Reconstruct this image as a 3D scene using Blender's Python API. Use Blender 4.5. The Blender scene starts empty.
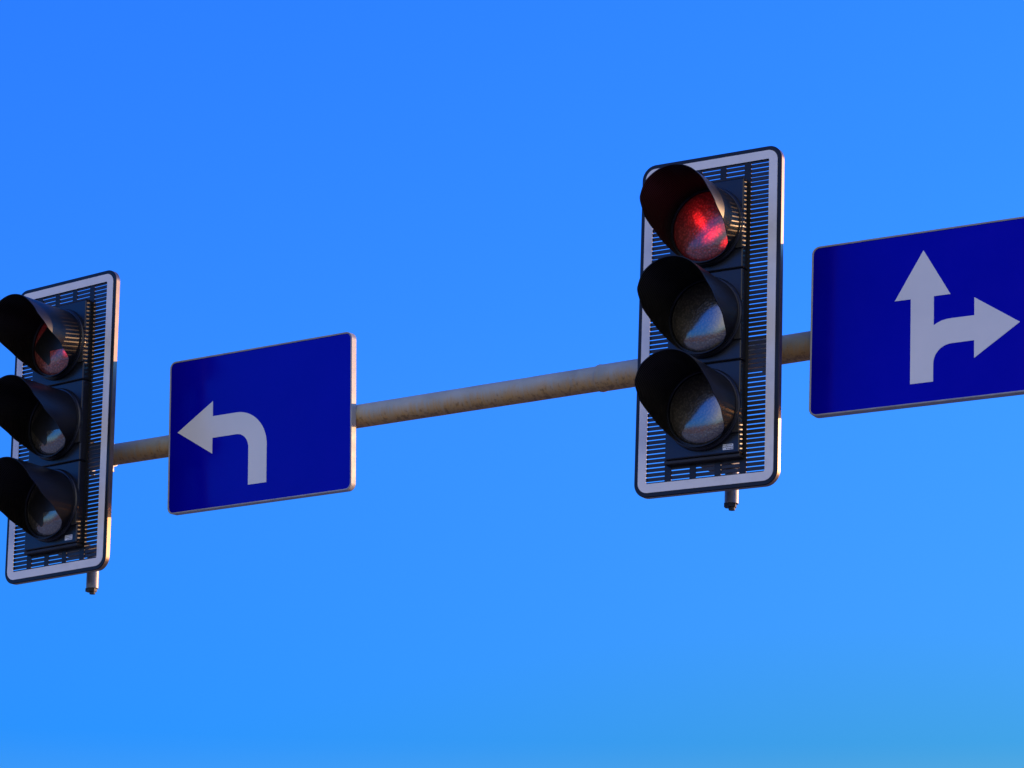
import bpy, bmesh, math, random
from mathutils import Vector, Matrix, noise
random.seed(7)
S = bpy.context.scene
COL = S.collection
R = math.radians
PI = math.pi

# ------------------------------------------------------------------ measures (metres)
EYE = 1.6                                  # height of the camera above the road
FPX, PITCH, ROLL = 2975.5399, 0.2761797, 0.0150136
ARM_YAW = -0.5675673
ARM0 = Vector((0.0848078, 11.854362, 3.3388814 + EYE))
ADIR = Vector((math.cos(ARM_YAW), math.sin(ARM_YAW), 0))
ANRM = Vector((math.sin(ARM_YAW), -math.cos(ARM_YAW), 0))     # towards the oncoming traffic
BACK_DEG, SUN_EL = 55.0, 9.5               # sun: right along the arm, turned behind it, low
_b = R(BACK_DEG)
SUN = (ADIR * math.cos(_b) - ANRM * math.sin(_b)) * math.cos(R(SUN_EL)) + Vector((0, 0, math.sin(R(SUN_EL))))

# ------------------------------------------------------------------ node helpers
def new_mat(name):
    m = bpy.data.materials.new(name); m.use_nodes = True
    nt = m.node_tree
    return m, nt, nt.nodes['Principled BSDF']

def N(nt, kind, **kw):
    n = nt.nodes.new(kind)
    for k, v in kw.items():
        if k in n.inputs: n.inputs[k].default_value = v
        else: setattr(n, k, v)
    return n

def ramp(nt, fac, stops, interp='LINEAR'):
    r = nt.nodes.new('ShaderNodeValToRGB'); r.color_ramp.interpolation = interp
    e = r.color_ramp.elements
    while len(e) < len(stops): e.new(0.5)
    for k, (p, c) in zip(e, stops):
        k.position = p; k.color = (*c, 1) if len(c) == 3 else c
    nt.links.new(fac, r.inputs['Fac'])
    return r.outputs['Color']

def noisy(nt, scale, detail=5, rough=.6, vec=None, coord='Object', stretch=None):
    tc = nt.nodes.new('ShaderNodeTexCoord')
    v = tc.outputs[coord] if vec is None else vec
    if stretch:
        mp = nt.nodes.new('ShaderNodeMapping'); mp.inputs['Scale'].default_value = stretch
        nt.links.new(v, mp.inputs['Vector']); v = mp.outputs['Vector']
    n = N(nt, 'ShaderNodeTexNoise', Scale=scale, Detail=detail, Roughness=rough)
    nt.links.new(v, n.inputs['Vector'])
    return n.outputs['Fac']

def mix(nt, fac, a, b):
    m = nt.nodes.new('ShaderNodeMix'); m.data_type = 'RGBA'
    for s, v in ((0, fac), (6, a), (7, b)):
        if hasattr(v, 'is_output') or hasattr(v, 'links'): nt.links.new(v, m.inputs[s])
        else: m.inputs[s].default_value = v if s == 0 else (*v, 1)
    return m.outputs[2]

def bump(nt, p, h, strength=.2, dist=.01):
    b = N(nt, 'ShaderNodeBump', Strength=strength, Distance=dist)
    nt.links.new(h, b.inputs['Height']); nt.links.new(b.outputs['Normal'], p.inputs['Normal'])

def plain(name, c1, c2, rough, scale=12, metallic=0., r2=None, spec=.5, bmp=0.):
    m, nt, p = new_mat(name)
    f = noisy(nt, scale)
    nt.links.new(ramp(nt, f, [(.3, c1), (.7, c2)]), p.inputs['Base Color'])
    r2 = rough if r2 is None else r2
    nt.links.new(ramp(nt, f, [(.3, (rough,) * 3), (.7, (r2,) * 3)]), p.inputs['Roughness'])
    p.inputs['Metallic'].default_value = metallic
    p.inputs['Specular IOR Level'].default_value = spec
    if bmp: bump(nt, p, noisy(nt, scale * 6), bmp, .004)
    return m

M = {}
M['black_frame'] = plain('black_painted_frame', (.004, .005, .006), (.009, .009, .010), .36, 9, r2=.44, spec=.3)
M['frame_edge'] = plain('dark_anodised_edge', (.20, .155, .11), (.27, .21, .15), .38, 16, .85, r2=.48)
M['louvre'] = plain('black_louvre_plastic', (.006, .007, .009), (.012, .012, .014), .38, 20, r2=.5)
M['housing'] = plain('black_polycarbonate', (.005, .007, .012), (.010, .012, .018), .28, 7, r2=.40, bmp=.03, spec=.4)
M['visor_out'] = plain('black_visor_plastic', (.004, .004, .005), (.008, .008, .009), .36, 8, r2=.46, spec=.3)
M['rubber'] = plain('black_rubber', (.008, .008, .008), (.016, .016, .016), .6, 15)
M['bare_metal'] = plain('weathered_aluminium', (.42, .42, .42), (.6, .59, .57), .42, 14, .5, r2=.55)
M['galv'] = plain('galvanised_steel', (.22, .22, .21), (.36, .355, .34), .45, 18, .6, r2=.6, bmp=.1)
M['sticker'] = plain('pale_sticker', (.55, .62, .68), (.68, .72, .76), .5, 60)
M['ink'] = plain('dark_print', (.02, .02, .025), (.03, .03, .03), .6)

def m_border():
    m, nt, p = new_mat('white_reflective_border')
    f = noisy(nt, 5, 6, .65)
    nt.links.new(ramp(nt, f, [(.25, (.60, .585, .53)), (.5, (.74, .725, .665)), (.75, (.78, .76, .70))]), p.inputs['Base Color'])
    p.inputs['Roughness'].default_value = .45
    return m
M['rim_paint'] = plain('pale_grey_rim_paint', (.27, .265, .24), (.38, .37, .335), .4, 14, r2=.55)
M['border'] = m_border()

def m_visor_in():
    m, nt, p = new_mat('matt_black_visor_lining')
    tc = nt.nodes.new('ShaderNodeTexCoord')
    w = N(nt, 'ShaderNodeTexWave', Scale=28, Distortion=.3); w.bands_direction = 'Y'
    nt.links.new(tc.outputs['Object'], w.inputs['Vector'])
    nt.links.new(ramp(nt, noisy(nt, 25), [(.3, (.0035, .003, .0028)), (.7, (.007, .006, .0055))]), p.inputs['Base Color'])
    p.inputs['Roughness'].default_value = .36; p.inputs['Specular IOR Level'].default_value = .25
    bump(nt, p, w.outputs['Fac'], .5, .003)
    return m
M['visor_in'] = m_visor_in()

def m_sign(name, col1, col2):
    m, nt, p = new_mat(name)
    f = noisy(nt, 2.2, 6, .6)
    nt.links.new(ramp(nt, f, [(.3, col1), (.7, col2)]), p.inputs['Base Color'])
    nt.links.new(ramp(nt, noisy(nt, 9), [(.3, (.10,) * 3), (.7, (.2,) * 3)]), p.inputs['Roughness'])
    p.inputs['Specular IOR Level'].default_value = .42
    bump(nt, p, noisy(nt, 3, 2), .015, .02)
    if 'blue' in name: p.inputs['Specular Tint'].default_value = (.25, .12, 1, 1)
    return m
M['sign_blue'] = m_sign('blue_sign_film', (.0006, .0006, .29), (.0010, .0012, .34))
M['sign_white'] = m_sign('white_sign_film', (.68, .665, .575), (.76, .735, .64))

def m_arm():
    m, nt, p = new_mat('weathered_galvanised_arm')
    tc = nt.nodes.new('ShaderNodeTexCoord')
    sep = nt.nodes.new('ShaderNodeSeparateXYZ'); nt.links.new(tc.outputs['Object'], sep.inputs[0])
    base = ramp(nt, noisy(nt, 6, 8, .65), [(.3, (.25, .27, .22)), (.5, (.35, .365, .295)), (.72, (.42, .43, .35))])
    # rusty streaks round the tube (fine along it); underside also carries painted ground-bounce warmth
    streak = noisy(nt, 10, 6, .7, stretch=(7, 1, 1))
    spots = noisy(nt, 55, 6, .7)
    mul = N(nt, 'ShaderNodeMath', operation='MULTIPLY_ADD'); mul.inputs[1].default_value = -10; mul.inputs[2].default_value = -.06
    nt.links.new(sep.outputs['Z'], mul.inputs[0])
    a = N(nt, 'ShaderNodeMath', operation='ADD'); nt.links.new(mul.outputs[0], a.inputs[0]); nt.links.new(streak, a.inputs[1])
    rust_bounce = ramp(nt, a.outputs[0], [(.34, (0, 0, 0)), (.82, (.95, .95, .95))])
    c = mix(nt, rust_bounce, base, (.50, .29, .08))
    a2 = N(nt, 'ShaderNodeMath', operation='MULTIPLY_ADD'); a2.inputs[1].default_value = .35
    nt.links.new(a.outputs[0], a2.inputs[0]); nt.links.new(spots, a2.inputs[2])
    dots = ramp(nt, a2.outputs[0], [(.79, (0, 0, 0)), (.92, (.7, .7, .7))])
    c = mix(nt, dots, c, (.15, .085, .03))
    nt.links.new(c, p.inputs['Base Color'])
    p.inputs['Roughness'].default_value = .6
    bump(nt, p, spots, .15, .003)
    return m
M['arm'] = m_arm()

def m_lens(name, tint, glow=None):
    m, nt, p = new_mat(name)
    tc = nt.nodes.new('ShaderNodeTexCoord')
    v = N(nt, 'ShaderNodeTexVoronoi', Scale=105); nt.links.new(tc.outputs['Object'], v.inputs['Vector'])
    nt.links.new(ramp(nt, v.outputs['Distance'], [(.1, tuple(c * 1.3 for c in tint)), (.6, tuple(c * .45 for c in tint))]), p.inputs['Base Color'])
    p.inputs['Metallic'].default_value = .3 if not glow else .1
    p.inputs['Roughness'].default_value = .3
    p.inputs['Coat Weight'].default_value = 1 if not glow else .75
    p.inputs['Coat IOR'].default_value = 2.2 if not glow else 1.75
    p.inputs['Coat Roughness'].default_value = .13 if not glow else .16
    bump(nt, p, v.outputs['Distance'], .55, .0025)
    if glow:
        # the lamp itself: soft glow over the disc with the bright cores of its light sources, broken up by the lens cells
        terms = []
        for (x, z, sx, sz, rot, amp) in glow:
            mp = N(nt, 'ShaderNodeMapping', vector_type='TEXTURE')
            mp.inputs['Location'].default_value = (x, 0, z)
            mp.inputs['Rotation'].default_value = (0, rot, 0)
            mp.inputs['Scale'].default_value = (sx, 10, sz)
            nt.links.new(tc.outputs['Object'], mp.inputs['Vector'])
            g = N(nt, 'ShaderNodeTexGradient', gradient_type='SPHERICAL'); nt.links.new(mp.outputs['Vector'], g.inputs['Vector'])
            pw = N(nt, 'ShaderNodeMath', operation='POWER'); pw.inputs[1].default_value = 1.7; nt.links.new(g.outputs['Fac'], pw.inputs[0])
            ml = N(nt, 'ShaderNodeMath', operation='MULTIPLY'); ml.inputs[1].default_value = amp; nt.links.new(pw.outputs[0], ml.inputs[0])
            terms.append(ml.outputs[0])
        s = terms[0]
        for t in terms[1:]:
            ad = N(nt, 'ShaderNodeMath', operation='ADD'); nt.links.new(s, ad.inputs[0]); nt.links.new(t, ad.inputs[1]); s = ad.outputs[0]
        cell = ramp(nt, v.outputs['Distance'], [(.05, (1.25,) * 3), (.65, (.45,) * 3)])
        ml = N(nt, 'ShaderNodeMath', operation='MULTIPLY'); nt.links.new(s, ml.inputs[0]); nt.links.new(cell, ml.inputs[1])
        p.inputs['Emission Color'].default_value = (1, .010, .012, 1)
        nt.links.new(ml.outputs[0], p.inputs['Emission Strength'])
    return m
M['lens_dark'] = m_lens('clear_grey_lens', (.085, .072, .052))
M['lens_red'] = m_lens('glowing_red_lens', (.13, .035, .035),
    [(0, 0, .24, .24, 0, .12), (-.005, .015, .08, .13, -.6, .45), (-.012, .014, .030, .07, -.6, 2.6), (.045, -.042, .070, .034, -.55, 3.2), (.10, -.075, .05, .022, -.7, 3)])
M['lens_red_dim'] = m_lens('dim_red_lens', (.11, .08, .06),
    [(0, 0, .21, .21, 0, .15), (.09, -.045, .05, .03, -.5, 3)])
M['mask'] = plain('black_lens_mask', (.006, .006, .006), (.01, .01, .01), .35)

# ------------------------------------------------------------------ mesh helpers
def build(name, bm, mat, parent=None, smooth=False, mats=None, angle=40):
    bmesh.ops.recalc_face_normals(bm, faces=bm.faces[:])
    me = bpy.data.meshes.new(name); bm.to_mesh(me); bm.free()
    for mm in (mats or [mat]): me.materials.append(mm)
    if smooth:
        for p in me.polygons: p.use_smooth = True
        me.set_sharp_from_angle(angle=R(angle))
    o = bpy.data.objects.new(name, me); COL.objects.link(o)
    if parent: o.parent = parent
    return o

def empty(name, mat4, label, cat, group=None):
    o = bpy.data.objects.new(name, None); COL.objects.link(o)
    o.matrix_world = mat4; o.empty_display_size = .2
    o['label'] = label; o['category'] = cat
    if group: o['group'] = group
    return o

def box(bm, x0, x1, y0, y1, z0, z1, bev=0., mi=0):
    vs = [bm.verts.new((x, y, z)) for x in (x0, x1) for y in (y0, y1) for z in (z0, z1)]
    fs = [bm.faces.new([vs[i] for i in f]) for f in ((0, 1, 3, 2), (4, 6, 7, 5), (0, 4, 5, 1), (2, 3, 7, 6), (0, 2, 6, 4), (1, 5, 7, 3))]
    for f in fs: f.material_index = mi
    if bev:
        es = list({e for f in fs for e in f.edges})
        bmesh.ops.bevel(bm, geom=es, offset=bev, segments=2, profile=.5, affect='EDGES')

def rrect(hw, hh, r, k=8):
    pts = []
    for cx, cz, a0 in ((hw - r, hh - r, 0), (-hw + r, hh - r, 90), (-hw + r, -hh + r, 180), (hw - r, -hh + r, 270)):
        for i in range(k + 1):
            a = R(a0 + 90 * i / k); pts.append((cx + r * math.cos(a), cz + r * math.sin(a)))
    return pts

def loops(bm, rings, closed=True, caps=False):
    """rings: lists of equally many points; join neighbours with quads."""
    V = [[bm.verts.new(p) for p in ring] for ring in rings]
    n = len(V[0]); m = len(V)
    for i in range(m if closed else m - 1):
        a, b = V[i], V[(i + 1) % m]
        for j in range(n): bm.faces.new((a[j], a[(j + 1) % n], b[(j + 1) % n], b[j]))
    if caps:
        bm.faces.new(V[0]); bm.faces.new(list(reversed(V[-1])))
    return V

def rr_ring(bm, prof, k=8):      # prof: (half width, half height, corner radius, y)
    loops(bm, [[(x, y, z) for x, z in rrect(hw, hh, r, k)] for hw, hh, r, y in prof])

def rr_slab(bm, hw, hh, r, y0, y1, bev=.002, k=8):
    prof = [(hw - bev, hh - bev, max(r - bev, .001), y0), (hw, hh, r, y0 + bev), (hw, hh, r, y1 - bev), (hw - bev, hh - bev, max(r - bev, .001), y1)]
    loops(bm, [[(x, y, z) for x, z in rrect(a, b, c, k)] for a, b, c, y in prof], closed=False, caps=True)

def lathe_y(bm, prof, n=64, cx=0, cz=0, closed=False, capend=False):    # prof: (radius, y) turned round the local y axis
    rings = [[(cx + r * math.sin(2 * PI * j / n), y, cz + r * math.cos(2 * PI * j / n)) for j in range(n)] for r, y in prof]
    V = loops(bm, rings, closed=closed)
    if capend: bm.faces.new(V[-1])
    return V

def tube(bm, a, b, r0, r1=None, n=24, steps=1, caps=True, jig=0.):
    r1 = r0 if r1 is None else r1
    a, b = Vector(a), Vector(b); d = (b - a).normalized()
    u = d.orthogonal().normalized(); w = d.cross(u)
    rings = []
    for i in range(steps + 1):
        t = i / steps; c = a.lerp(b, t); r = r0 + (r1 - r0) * t
        rings.append([c + (u * math.cos(2 * PI * j / n) + w * math.sin(2 * PI * j / n)) * (r + jig * noise.noise(c * 9 + Vector((j * .5, 0, 0)))) for j in range(n)])
    loops(bm, rings, closed=False, caps=caps)

def plate(bm, pts, y0, y1):      # flat outline in x, z with a real thickness
    vs = [bm.verts.new((x, y0, z)) for x, z in pts]
    f = bm.faces.new(vs)
    ex = bmesh.ops.extrude_face_region(bm, geom=[f])
    bmesh.ops.translate(bm, vec=(0, y1 - y0, 0), verts=[v for v in ex['geom'] if isinstance(v, bmesh.types.BMVert)])
    bmesh.ops.triangulate(bm, faces=[q for q in bm.faces if len(q.verts) > 4])

def pose(t, d, v, yaw, p, l):
    c = ARM0 + ADIR * t + ANRM * d + Vector((0, 0, v))
    return Matrix.Translation(c) @ Matrix.Rotation(yaw, 4, 'Z') @ Matrix.Rotation(p, 4, 'X') @ Matrix.Rotation(l, 4, 'Y')

# ------------------------------------------------------------------ traffic lights
HW, HH = .3068, .675            # half size of the backboard
PITCHZ = .0183                  # spacing of the louvre slats
LY = -.050                      # plane of the lenses (in front of the board)
SECT = .3655

def visor_len(th):              # how far the hood reaches forward, by the angle from its top (degrees)
    a = abs(th)
    key = [(0, .290), (45, .287), (70, .268), (90, .212), (110, .114), (130, .036), (142, .022), (180, .022)]
    for (a0, l0), (a1, l1) in zip(key, key[1:]):
        if a <= a1:
            t = (a - a0) / (a1 - a0); t = t * t * (3 - 2 * t) * .35 + t * .65
            return l0 + (l1 - l0) * t
    return .02

def make_section(root, zc, mat_lens, lab, arrow):
    bm = bmesh.new()
    z0, z1 = zc - SECT / 2 + .0012, zc + SECT / 2 - .0012
    box(bm, -.163, .1555, -.036, .030, z0, z1, .005)
    sec = build('signal_section', bm, M['housing'], root)
    sec.location.x = .008
    if lab: sec['label'] = lab
    # round door frame with its stepped edge
    bm = bmesh.new()
    lathe_y(bm, [(.161, -.033), (.163, -.040), (.161, -.049), (.157, -.053), (.157, -.058), (.144, -.060), (.1412, -.056), (.1412, -.040)], 72, 0, zc, closed=True)
    build('lens_ring', bm, M['housing'], sec, True, angle=30)
    # lens: shallow dome
    bm = bmesh.new()
    rl, sag = .1410, .026
    prof = [(rl * math.sin(i / 14 * PI / 2), LY + .004 - sag * math.cos(i / 14 * PI / 2)) for i in range(14, 0, -1)]
    V = lathe_y(bm, [(x, y) for x, y in prof], 56)
    top = bm.verts.new((0, LY + .004 - sag, 0)); last = V[-1]
    for j in range(56): bm.faces.new((last[j], last[(j + 1) % 56], top))
    ln = build('lens', bm, mat_lens, sec, True, angle=80); ln.location = (0, 0, zc)
    # hood: open tunnel cut back towards the bottom
    bm = bmesh.new()
    n, k = 120, 12
    ro, ri = .1515, .1487
    rings = []
    for i in range(k + 1):
        rings.append([])
        for j in range(n):
            th = -180 + 360 * j / n; L = visor_len(th) * i / k; fl = .004 * (i / k)
            rings[-1].append(((ro + fl) * math.sin(R(th)), LY - .005 - L, zc + (ro + fl) * math.cos(R(th))))
    inner = []
    for i in range(k, -1, -1):
        inner.append([])
        for j in range(n):
            th = -180 + 360 * j / n; L = visor_len(th) * i / k; fl = .004 * (i / k)
            inner[-1].append(((ri + fl) * math.sin(R(th)), LY - .005 - L, zc + (ri + fl) * math.cos(R(th))))
    V = loops(bm, rings + inner, closed=True)
    bm.faces.ensure_lookup_table()
    for fi, f in enumerate(bm.faces):
        row = fi // n
        f.material_index = 1 if k + 1 <= row <= 2 * k else 0
    build('visor', bm, None, sec, True, mats=[M['visor_out'], M['visor_in']], angle=50)
    # hinge and latch block on the right of the door
    bm = bmesh.new()
    box(bm, .126, .157, -.046, -.030, zc - .105, zc + .03, .003)
    build('latch', bm, M['rubber'], sec)
    if arrow:
        bm = bmesh.new()
        A = [(-.141, 0), (-.034, .097), (-.02, .085), (-.02, .035), (.136, .035), (.136, -.035), (-.02, -.035), (-.02, -.085), (-.034, -.097)]
        # a thin black mask that follows the dome
        def dome(x, z): return LY + .004 - sag * math.sqrt(max(0, 1 - min(1, (x * x + z * z) / rl ** 2))) - .0012
        vs = [bm.verts.new((x, 0, z)) for x, z in A]
        bm.faces.new(vs); bmesh.ops.triangulate(bm, faces=bm.faces[:])
        for _ in range(4): bmesh.ops.subdivide_edges(bm, edges=bm.edges[:], cuts=1, use_grid_fill=True)
        for v in bm.verts: v.co.y = dome(v.co.x, v.co.z)
        ex = bmesh.ops.extrude_face_region(bm, geom=bm.faces[:])
        bmesh.ops.translate(bm, vec=(0, .0008, 0), verts=[v for v in ex['geom'] if isinstance(v, bmesh.types.BMVert)])
        am = build('arrow_mask', bm, M['mask'], sec); am.location = (0, 0, zc)
    return sec

def make_signal(mat4, label, arrow, red, labs, stub_x, arm_y, arm_v, stub_l):
    root = empty('traffic_light', mat4, label, 'traffic light', 'traffic lights on the mast arm')
    # backboard: rounded frame and the uprights between the louvre columns
    bm = bmesh.new()
    rr_ring(bm, [(HW - .003, HH - .003, .055, 0), (HW, HH, .058, .003), (HW, HH, .058, .025), (HW - .003, HH - .003, .055, .028),
                 (.286, .655, .038, .028), (.286, .655, .038, .0030), (.2535, .6225, .006, .0016), (.2535, .6225, .006, 0)], 10)
    for x0, x1 in ((.146, .1745), (-.1745, -.146)): box(bm, x0, x1, .0028, .0052, -.6245, .6245)
    for x0, x1 in ((.040, .067), (-.067, -.040)):
        box(bm, x0, x1, .0030, .0050, .535, .6245); box(bm, x0, x1, .0030, .0050, -.6245, -.535)
    bo = build('backboard', bm, None, root, True, mats=[M['black_frame'], M['frame_edge']], angle=30)
    for p in bo.data.polygons:
        if abs(p.normal.y) < .2 and (abs(p.center.x) > HW - .06 and abs(p.center.z) > HH - .06 or abs(p.center.x) > HW - .004 or abs(p.center.z) > HH - .004) and p.area > 5e-5: p.material_index = 1
    bm = bmesh.new()
    rr_ring(bm, [(.2895, .6575, .042, -.0015), (.2895, .6575, .042, .0005), (.2535, .6225, .006, .0005), (.2535, .6225, .006, -.0015)], 10)
    build('border_strip', bm, M['border'], root)
    # louvre slats
    bm = bmesh.new()
    nz = int(2 * .6225 / PITCHZ)
    off = (2 * .6225 - nz * PITCHZ) / 2
    for i in range(nz + 1):
        z = -.6225 + off + i * PITCHZ
        h = .0059 + random.uniform(-.0003, .0003)
        if abs(z) > .548: spans = ((-.268, .268),)
        else: spans = ((-.268, -.150), (.150, .268))
        for a, b in spans:
            j = random.uniform(-.0004, .0004)
            box(bm, a, b, .0056, .0152, z - h + j, z + h + j)
    build('louvre', bm, M['louvre'], root)
    secs = []
    for i, (zc, lab) in enumerate(zip((SECT, 0, -SECT), labs)):
        secs.append(make_section(root, zc, red if i == 0 else M['lens_dark'], lab, arrow))
    # housing lid and base plates
    bm = bmesh.new()
    box(bm, -.150, .150, -.028, .028, 1.5 * SECT, 1.5 * SECT + .008, .003)
    build('top_plate', bm, M['rubber'], root)
    bm = bmesh.new()
    box(bm, -.162, .162, -.030, .028, -1.5 * SECT - .014, -1.5 * SECT, .004)
    build('base_plate', bm, M['rubber'], root)
    # sticker with tiny print
    bm = bmesh.new(); box(bm, .094, .138, -.0372, -.0364, -.533, -.511)
    st = build('sticker', bm, M['sticker'], root)
    bm = bmesh.new()
    for q in range(3):
        x = .0965
        while x < .134:
            w = random.uniform(.002, .005)
            if not (q == 0 and x < .106): box(bm, x, min(x + w, .1365), -.0378, -.0374, -.5305 + q * .007, -.5272 + q * .007)
            x += w + .0022
    build('print', bm, M['ink'], st)
    # short spigot under the housing on its bracket, and the bracket that reaches back to the arm
    bm = bmesh.new()
    tube(bm, (stub_x, .15, -.672 - stub_l), (stub_x, .15, -.555), .027, n=28)
    po = build('spigot', bm, M['galv'], root, True)
    bm = bmesh.new()
    tube(bm, (stub_x - .004, .148, -.686 - stub_l), (stub_x - .004, .148, -.671 - stub_l), .0255, n=6)
    nt_ = build('nut', bm, M['rubber'], po)
    bm = bmesh.new(); tube(bm, (stub_x + .002, .15, -.697 - stub_l), (stub_x + .002, .15, -.684 - stub_l), .013, n=12)
    build('bolt_end', bm, M['rubber'], po)
    bm = bmesh.new(); box(bm, -.06, stub_x + .034, .031, .182, -.556, -.532, .004)
    build('bracket', bm, M['rubber'], root)
    bm = bmesh.new(); box(bm, -.18, -.06, .031, arm_y, -.040 - arm_v, .040 - arm_v, .006)
    build('bracket', bm, M['rubber'], root)
    return root

right = make_signal(pose(1.0262, .3659475, .043303, -.542142, -.0194325, .0164381),
    'traffic light with round red lens glowing at its top, between the two blue signs', False, M['lens_red'],
    ('top section with lit red lens', 'middle section with unlit lens', 'bottom section with unlit lens'), .040, .318, .043, .020)
right.scale = (1, 1, 1.009)
left = make_signal(pose(-2.2262, .3790727, .0425599, -.6349223, .0098677, -.0099225),
    'traffic light with black arrow masks on its lenses, left of the left-turn sign', True, M['lens_red_dim'],
    ('top section with red lens behind a black arrow', 'middle section with unlit arrow lens', 'bottom section with unlit arrow lens'), .088, .338, .0426, .040)

left.scale = (1, 1, 1.006)

# ------------------------------------------------------------------ lane signs
def make_sign(mat4, label, outline_fn, hw, hh):
    root = empty('lane_sign', mat4, label, 'road sign', 'blue lane signs on the mast arm')
    bm = bmesh.new()
    rr_ring(bm, [(hw - .002, hh - .002, .030, -.004), (hw, hh, .032, -.002), (hw, hh, .032, .030), (hw - .012, hh - .012, .020, .030),
                 (hw - .010, hh - .010, .022, .006), (hw - .0068, hh - .0068, .0252, .004), (hw - .0068, hh - .0068, .0252, -.0025)], 8)
    build('rim', bm, M['rim_paint'], root, True, angle=30)
    bm = bmesh.new(); rr_slab(bm, hw - .0060, hh - .0060, .0260, 0, .004, .0005)
    build('panel', bm, M['sign_blue'], root)
    bm = bmesh.new(); plate(bm, outline_fn(), -.0014, .0005)
    build('arrow', bm, M['sign_white'], root)
    for x in (-hw * .55, hw * .55):
        bm = bmesh.new()
        lathe_y(bm, [(.004, 0)], 3) if False else None
        box(bm, x - .02, x + .02, .006, .018, -.30, .30, .002)
        build('stiffener', bm, M['galv'], root)
    return root

def arc(cx, cz, rx, rz, a0, a1, n=14):
    return [(cx + rx * math.cos(R(a0 + (a1 - a0) * i / n)), cz + rz * math.sin(R(a0 + (a1 - a0) * i / n))) for i in range(n + 1)]

def left_turn():
    p = ([(-.4498, .0195), (-.2565, .1370), (-.2565, .0690)] + arc(-.126, -.095, .1645, .164, 90, 0) +
         [(.0385, -.2607), (-.0595, -.2607)] + arc(-.126, -.095, .0665, .0667, 0, 90) + [(-.2565, -.0283), (-.2565, -.0988)])
    return [(x * 1.0225 + .0068, z * 1.004) for x, z in p]

def ahead_right():
    p = ([(-.0360, .2680), (.0735, .0765), (.0070, .0765), (.0070, -.0405)] + [(.022, -.0318), (.040, -.0248), (.060, -.0214), (.0844, -.0206)] +
         [(.1685, -.0210), (.1685, .0501), (.3470, -.0705), (.1680, -.1897), (.1680, -.1200)] + arc(.0786, -.1925, .0726, .0722, 90, 180, 10) +
         [(.0060, -.2633), (-.0858, -.2633), (-.0858, .0765), (-.1510, .0765)])
    return [(x * 1.0165 + .0030, z * 1.002) for x, z in p]

make_sign(pose(-1.3592, .073916, .0102366, -.5826103, .0504759, .0064522), 'blue sign with one pale arrow bending to the left', left_turn, .50258, .34663)
make_sign(pose(1.8425, .0960782, .0115438, -.5353769, -.0426068, .0150671), 'blue sign with forked pale arrow pointing straight ahead and right', ahead_right, .50258, .34663)

# ------------------------------------------------------------------ mast with its long arm
POLE_T = 7.2
base = ARM0 + ADIR * POLE_T; base.z = 0
mast = empty('signal_mast', Matrix.Translation(base) @ Matrix.Rotation(ARM_YAW, 4, 'Z'),
             'weathered grey tubular arm with rusty underside tinted by painted bounce light, carrying the traffic lights and blue signs', 'mast arm')
hz = ARM0.z
def arm_part(name, t0, t1, r0, r1, jig=0., steps=40, par=mast):
    bm = bmesh.new()
    tube(bm, (t0 - POLE_T, 0, 0), (t1 - POLE_T, 0, 0), r0, r1, 40, steps, True, jig)
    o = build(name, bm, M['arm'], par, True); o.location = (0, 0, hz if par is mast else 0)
    return o
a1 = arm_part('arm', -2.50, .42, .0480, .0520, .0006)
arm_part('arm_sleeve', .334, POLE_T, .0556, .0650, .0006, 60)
bm = bmesh.new()
prof = [(.0522, .322), (.0562, .326), (.0575, .334), (.0570, .342), (.0550, .348)]
rings = [[(t - POLE_T, (r + .0009 * noise.noise(Vector((j * .7, t * 90, 3)))) * math.cos(2 * PI * j / 48), (r + .0009 * noise.noise(Vector((j * .7, t * 90, 3)))) * math.sin(2 * PI * j / 48)) for j in range(48)] for r, t in prof]
loops(bm, rings, closed=False)
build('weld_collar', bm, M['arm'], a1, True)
bm = bmesh.new(); tube(bm, (-2.51 - POLE_T, 0, 0), (-2.498 - POLE_T, 0, 0), .050, n=32); build('end_cap', bm, M['rubber'], a1, True)
bm = bmesh.new(); tube(bm, (0, 0, .03), (0, 0, hz + .5), .13, .085, 40, 8); build('pole', bm, M['galv'], mast, True)
bm = bmesh.new(); box(bm, -.25, .25, -.25, .25, .13, .16, .004)
bp = build('base_plate', bm, M['galv'], mast)
for sx in (-1, 1):
    for sy in (-1, 1):
        bm = bmesh.new(); tube(bm, (sx * .2, sy * .2, .12), (sx * .2, sy * .2, .21), .018, n=6); build('bolt', bm, M['galv'], bp)
# pipe clamps that hold the mounting posts (and the signs) to the arm
def clamp(t, r, front):
    bm = bmesh.new()
    for dx in (-.055, .055):
        rings = [[(t - POLE_T + dx + a, rr * math.cos(2 * PI * j / 36), rr * math.sin(2 * PI * j / 36)) for j in range(36)]
                 for a, rr in ((-.012, r + .0005), (-.012, r + .005), (.012, r + .005), (.012, r + .0005))]
        loops(bm, rings)
        box(bm, t - POLE_T + dx - .012, t - POLE_T + dx + .012, -.012, .012, -r - .030, -r - .003, .002)
        tube(bm, (t - POLE_T + dx, -.022, -r - .02), (t - POLE_T + dx, .022, -r - .02), .006, n=8)
    o = build('clamp', bm, M['galv'], mast, True); o.location = (0, 0, hz)
for t, r in ((-2.303, .0488), (1.032, .058)): clamp(t, r, .06)
for t, r in ((-1.65, .0492), (-1.10, .0498), (1.59, .0576), (2.14, .0588)): clamp(t, r, .03)

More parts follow.
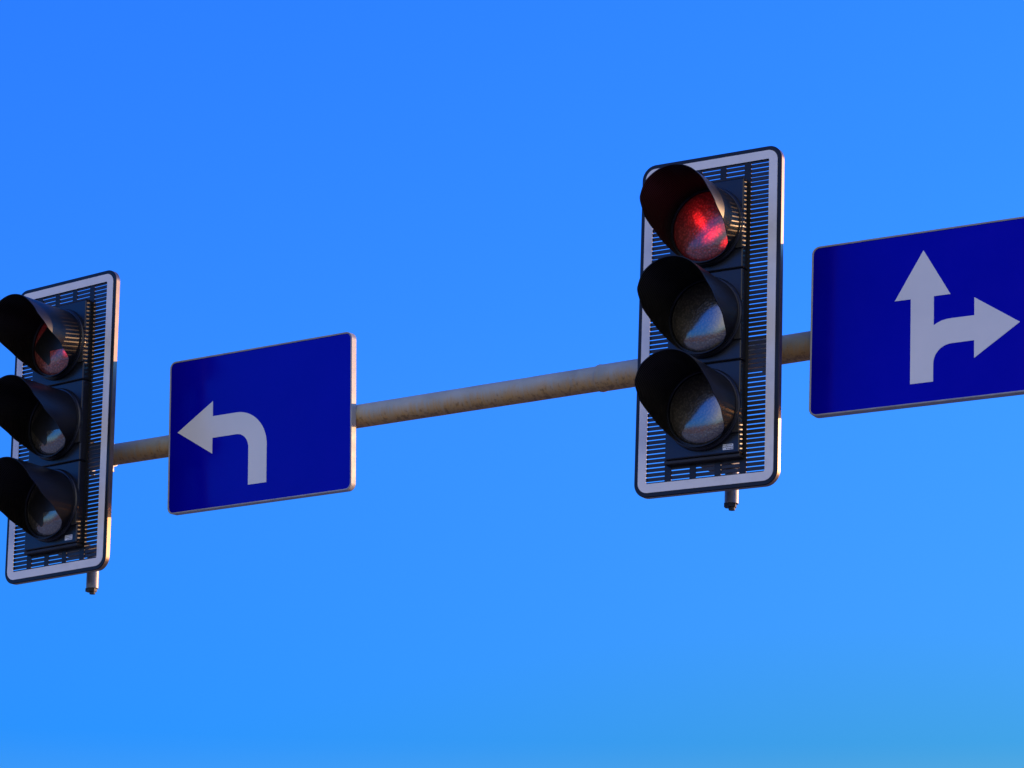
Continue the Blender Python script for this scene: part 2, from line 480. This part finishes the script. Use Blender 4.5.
# ------------------------------------------------------------------ ground, road, stand-in far ridge
def structure(o): o['kind'] = 'structure'; return o
def m_ground():
    m, nt, p = new_mat('dry_grass_ground')
    c1 = ramp(nt, noisy(nt, .02, 8, .6), [(.35, (.30, .32, .23)), (.55, (.41, .42, .32)), (.7, (.49, .48, .39))])
    c2 = ramp(nt, noisy(nt, 2.5, 6, .7), [(.3, (.45,) * 3), (.7, (1,) * 3)])
    mx = N(nt, 'ShaderNodeMix', data_type='RGBA', blend_type='MULTIPLY'); mx.inputs[0].default_value = .6
    nt.links.new(c1, mx.inputs[6]); nt.links.new(c2, mx.inputs[7]); nt.links.new(mx.outputs[2], p.inputs['Base Color'])
    p.inputs['Roughness'].default_value = .95
    return m
def m_asphalt():
    m, nt, p = new_mat('asphalt')
    nt.links.new(ramp(nt, noisy(nt, 1.2, 8, .7), [(.3, (.13, .127, .12)), (.7, (.20, .195, .185))]), p.inputs['Base Color'])
    p.inputs['Roughness'].default_value = .85; bump(nt, p, noisy(nt, 140), .3, .01)
    return m
def m_stand_in_hill():
    m, nt, p = new_mat('stand_in_hillside')
    nt.links.new(ramp(nt, noisy(nt, .035, 8, .75), [(.42, (.06, .07, .03)), (.5, (.30, .20, .11)), (.56, (.50, .22, .11)), (.62, (.16, .13, .07))]), p.inputs['Base Color'])
    p.inputs['Roughness'].default_value = 1
    return m
bm = bmesh.new()
n = 96; prev = None
for rr in (0, 20, 60, 150, 400, 1000, 3000, 9000):
    if rr == 0: prev = [bm.verts.new((0, 0, 0))]; continue
    cur = [bm.verts.new((rr * math.cos(2 * PI * j / n), rr * math.sin(2 * PI * j / n), 0)) for j in range(n)]
    for j in range(n):
        if len(prev) == 1: bm.faces.new((prev[0], cur[j], cur[(j + 1) % n]))
        else: bm.faces.new((prev[j], cur[j], cur[(j + 1) % n], prev[(j + 1) % n]))
    prev = cur
structure(build('ground', bm, m_ground()))
rot = Matrix.Rotation(ARM_YAW, 4, 'Z'); ctr = Vector((ARM0.x, ARM0.y, 0))
def ground_obj(name, bm, mat):
    o = structure(build(name, bm, mat)); o.matrix_world = Matrix.Translation(ctr) @ rot; return o
def sheet(bm, x0, x1, y0, y1, z):
    nn = max(1, int(abs(y1 - y0) / 20))
    for i in range(nn):
        a = y0 + (y1 - y0) * i / nn; b = y0 + (y1 - y0) * (i + 1) / nn
        bm.faces.new([bm.verts.new(q) for q in ((x0, a, z), (x1, a, z), (x1, b, z), (x0, b, z))])
bm = bmesh.new(); sheet(bm, -6.5, 4.6, -300, 300, .004); ground_obj('road', bm, m_asphalt())
bm = bmesh.new()
for x in (-.35, ):
    for i in range(-40, 40): sheet(bm, x - .06, x + .06, i * 6, i * 6 + 3, .008)
sheet(bm, -4.0, -3.88, -300, 300, .008); sheet(bm, 4.2, 4.32, -300, 300, .008)
ground_obj('road_markings', bm, plain('road_paint', (.62, .62, .6), (.8, .8, .78), .7, 3))
mk = plain('concrete_kerb', (.26, .25, .23), (.38, .37, .34), .85, 4, bmp=.2)
bm = bmesh.new(); box(bm, 4.6, 4.75, -300, 300, 0, .13, .012); box(bm, -6.65, -6.5, -300, 300, 0, .13, .012); ground_obj('kerb', bm, mk)
bm = bmesh.new(); box(bm, 4.75, 8.6, -300, 300, 0, .125)
ground_obj('pavement', bm, plain('concrete_paving', (.25, .24, .22), (.36, .34, .31), .9, 1.5, bmp=.2))
# added unseen ridge ring standing in for the sunlit roofs mirrored in the lenses
bm = bmesh.new()
na, nr = 240, 12; rows = []
for i in range(nr + 1):
    rr = 300 + i * 60; row = []
    for j in range(na):
        a = 2 * PI * j / na
        prof = math.sin(PI * min(1, i / nr * 1.0)) ** 1.3
        k = 1 + 1.6 * max(0, math.cos(a - R(205))) ** 2
        h = prof * k * (20 + 16 * noise.noise(Vector((math.cos(a) * 2.6, math.sin(a) * 2.6, 1.7))) + 7 * noise.noise(Vector((math.cos(a) * 11, math.sin(a) * 11, i * .4)))) - .6
        row.append(bm.verts.new((rr * math.cos(a), rr * math.sin(a), h)))
    rows.append(row)
for i in range(nr):
    for j in range(na): bm.faces.new((rows[i][j], rows[i][(j + 1) % na], rows[i + 1][(j + 1) % na], rows[i + 1][j]))
structure(build('stand_in_hills', bm, m_stand_in_hill(), None, True, angle=180))

# ------------------------------------------------------------------ sky, sun, camera
W = bpy.data.worlds.new('World'); S.world = W; W.use_nodes = True
nt = W.node_tree
bg = nt.nodes['Background']
sky = nt.nodes.new('ShaderNodeTexSky'); sky.sky_type = 'NISHITA'; sky.sun_disc = False
sky.sun_elevation = R(SUN_EL); sky.sun_rotation = math.atan2(SUN.x, SUN.y)
sky.air_density = 1.0; sky.dust_density = 1.0; sky.ozone_density = 3.0
tc = nt.nodes.new('ShaderNodeTexCoord'); sp = nt.nodes.new('ShaderNodeSeparateXYZ'); nt.links.new(tc.outputs['Generated'], sp.inputs[0])
# colour grade of the photograph: deep saturated blue aloft, paler air along the horizon
grade = [(0, (3.4, 3.0, 2.5)), (.05, (2.3, 2.3, 2.3)), (.10, (.70, 1.5, 2.6)), (.155, (.18, 1.27, 3.3)), (.27, (.385, 1.53, 4.3)), (.40, (.38, 1.62, 5.0)), (1, (.38, 1.6, 5.0))]
gr = ramp(nt, sp.outputs['Z'], [(z, tuple(v / 6 for v in c)) for z, c in grade])
ml = N(nt, 'ShaderNodeMix', data_type='RGBA', blend_type='MULTIPLY'); ml.inputs[0].default_value = 1
sc6 = N(nt, 'ShaderNodeVectorMath', operation='SCALE'); sc6.inputs['Scale'].default_value = 6
nt.links.new(sky.outputs[0], ml.inputs[6]); nt.links.new(gr, ml.inputs[7]); nt.links.new(ml.outputs[2], sc6.inputs[0])
dt = N(nt, 'ShaderNodeVectorMath', operation='DOT_PRODUCT'); dt.inputs[1].default_value = SUN
nt.links.new(tc.outputs['Generated'], dt.inputs[0])
def smooth(v, a, b, to0=0., to1=1.):
    n = N(nt, 'ShaderNodeMapRange', interpolation_type='SMOOTHSTEP')
    for i, x in enumerate((a, b, to0, to1)): n.inputs[i + 1].default_value = x
    nt.links.new(v, n.inputs[0]); return n.outputs[0]
def mul(a, b):
    n = N(nt, 'ShaderNodeMath', operation='MULTIPLY'); nt.links.new(a, n.inputs[0]); nt.links.new(b, n.inputs[1]); return n.outputs[0]
# warm haze low down on the sun's side
hz_f = mul(smooth(dt.outputs['Value'], .24, .56), smooth(sp.outputs['Z'], .10, .30, 1, 0))
warm = N(nt, 'ShaderNodeMix', data_type='RGBA', blend_type='MULTIPLY'); warm.inputs[7].default_value = (1.75, .97, .56, 1)
nt.links.new(hz_f, warm.inputs[0]); nt.links.new(sc6.outputs[0], warm.inputs[6])
# made-up bright cloud patch behind the camera, added as fill light
cn = N(nt, 'ShaderNodeTexNoise', Scale=3, Detail=6); nt.links.new(tc.outputs['Generated'], cn.inputs['Vector'])
cf = mul(smooth(sp.outputs['Z'], .05, .16), smooth(cn.outputs['Fac'], .25, .55, .5, 1))
db = N(nt, 'ShaderNodeVectorMath', operation='DOT_PRODUCT'); db.inputs[1].default_value = (ANRM * .88 + ADIR * .475)
nt.links.new(tc.outputs['Generated'], db.inputs[0])
cf = mul(cf, smooth(db.outputs['Value'], .60, .88))
cl = N(nt, 'ShaderNodeMix', data_type='RGBA'); cl.inputs[7].default_value = (17, 15.6, 13.4, 1)
nt.links.new(cf, cl.inputs[0]); nt.links.new(warm.outputs[2], cl.inputs[6])
nt.links.new(cl.outputs[2], bg.inputs['Color'])
bg.inputs['Strength'].default_value = .10

ld = bpy.data.lights.new('sun', 'SUN'); ld.energy = 5.0; ld.angle = R(.5); ld.color = (1, .56, .27)
lo = bpy.data.objects.new('sun', ld); COL.objects.link(lo)
lo.rotation_euler = SUN.to_track_quat('Z', 'Y').to_euler(); lo.location = SUN * 50

cd = bpy.data.cameras.new('camera'); cam = bpy.data.objects.new('camera', cd); COL.objects.link(cam)
cd.sensor_width = 36; cd.lens = FPX * 36 / 1024; cd.clip_end = 20000; cd.clip_start = .05
rt = Vector((1, 0, 0)); fw = Vector((0, math.cos(PITCH), math.sin(PITCH))); up = rt.cross(fw)
c, s = math.cos(ROLL), math.sin(ROLL)
X = rt * c + up * s; Y = -rt * s + up * c; Z = -fw
cam.matrix_world = Matrix(((X.x, Y.x, Z.x, 0), (X.y, Y.y, Z.y, 0), (X.z, Y.z, Z.z, EYE), (0, 0, 0, 1)))
S.camera = cam
S.view_settings.view_transform = 'Standard'; S.view_settings.look = 'None'
S.view_settings.exposure = 0; S.view_settings.gamma = 1; S.view_settings.use_curve_mapping = False
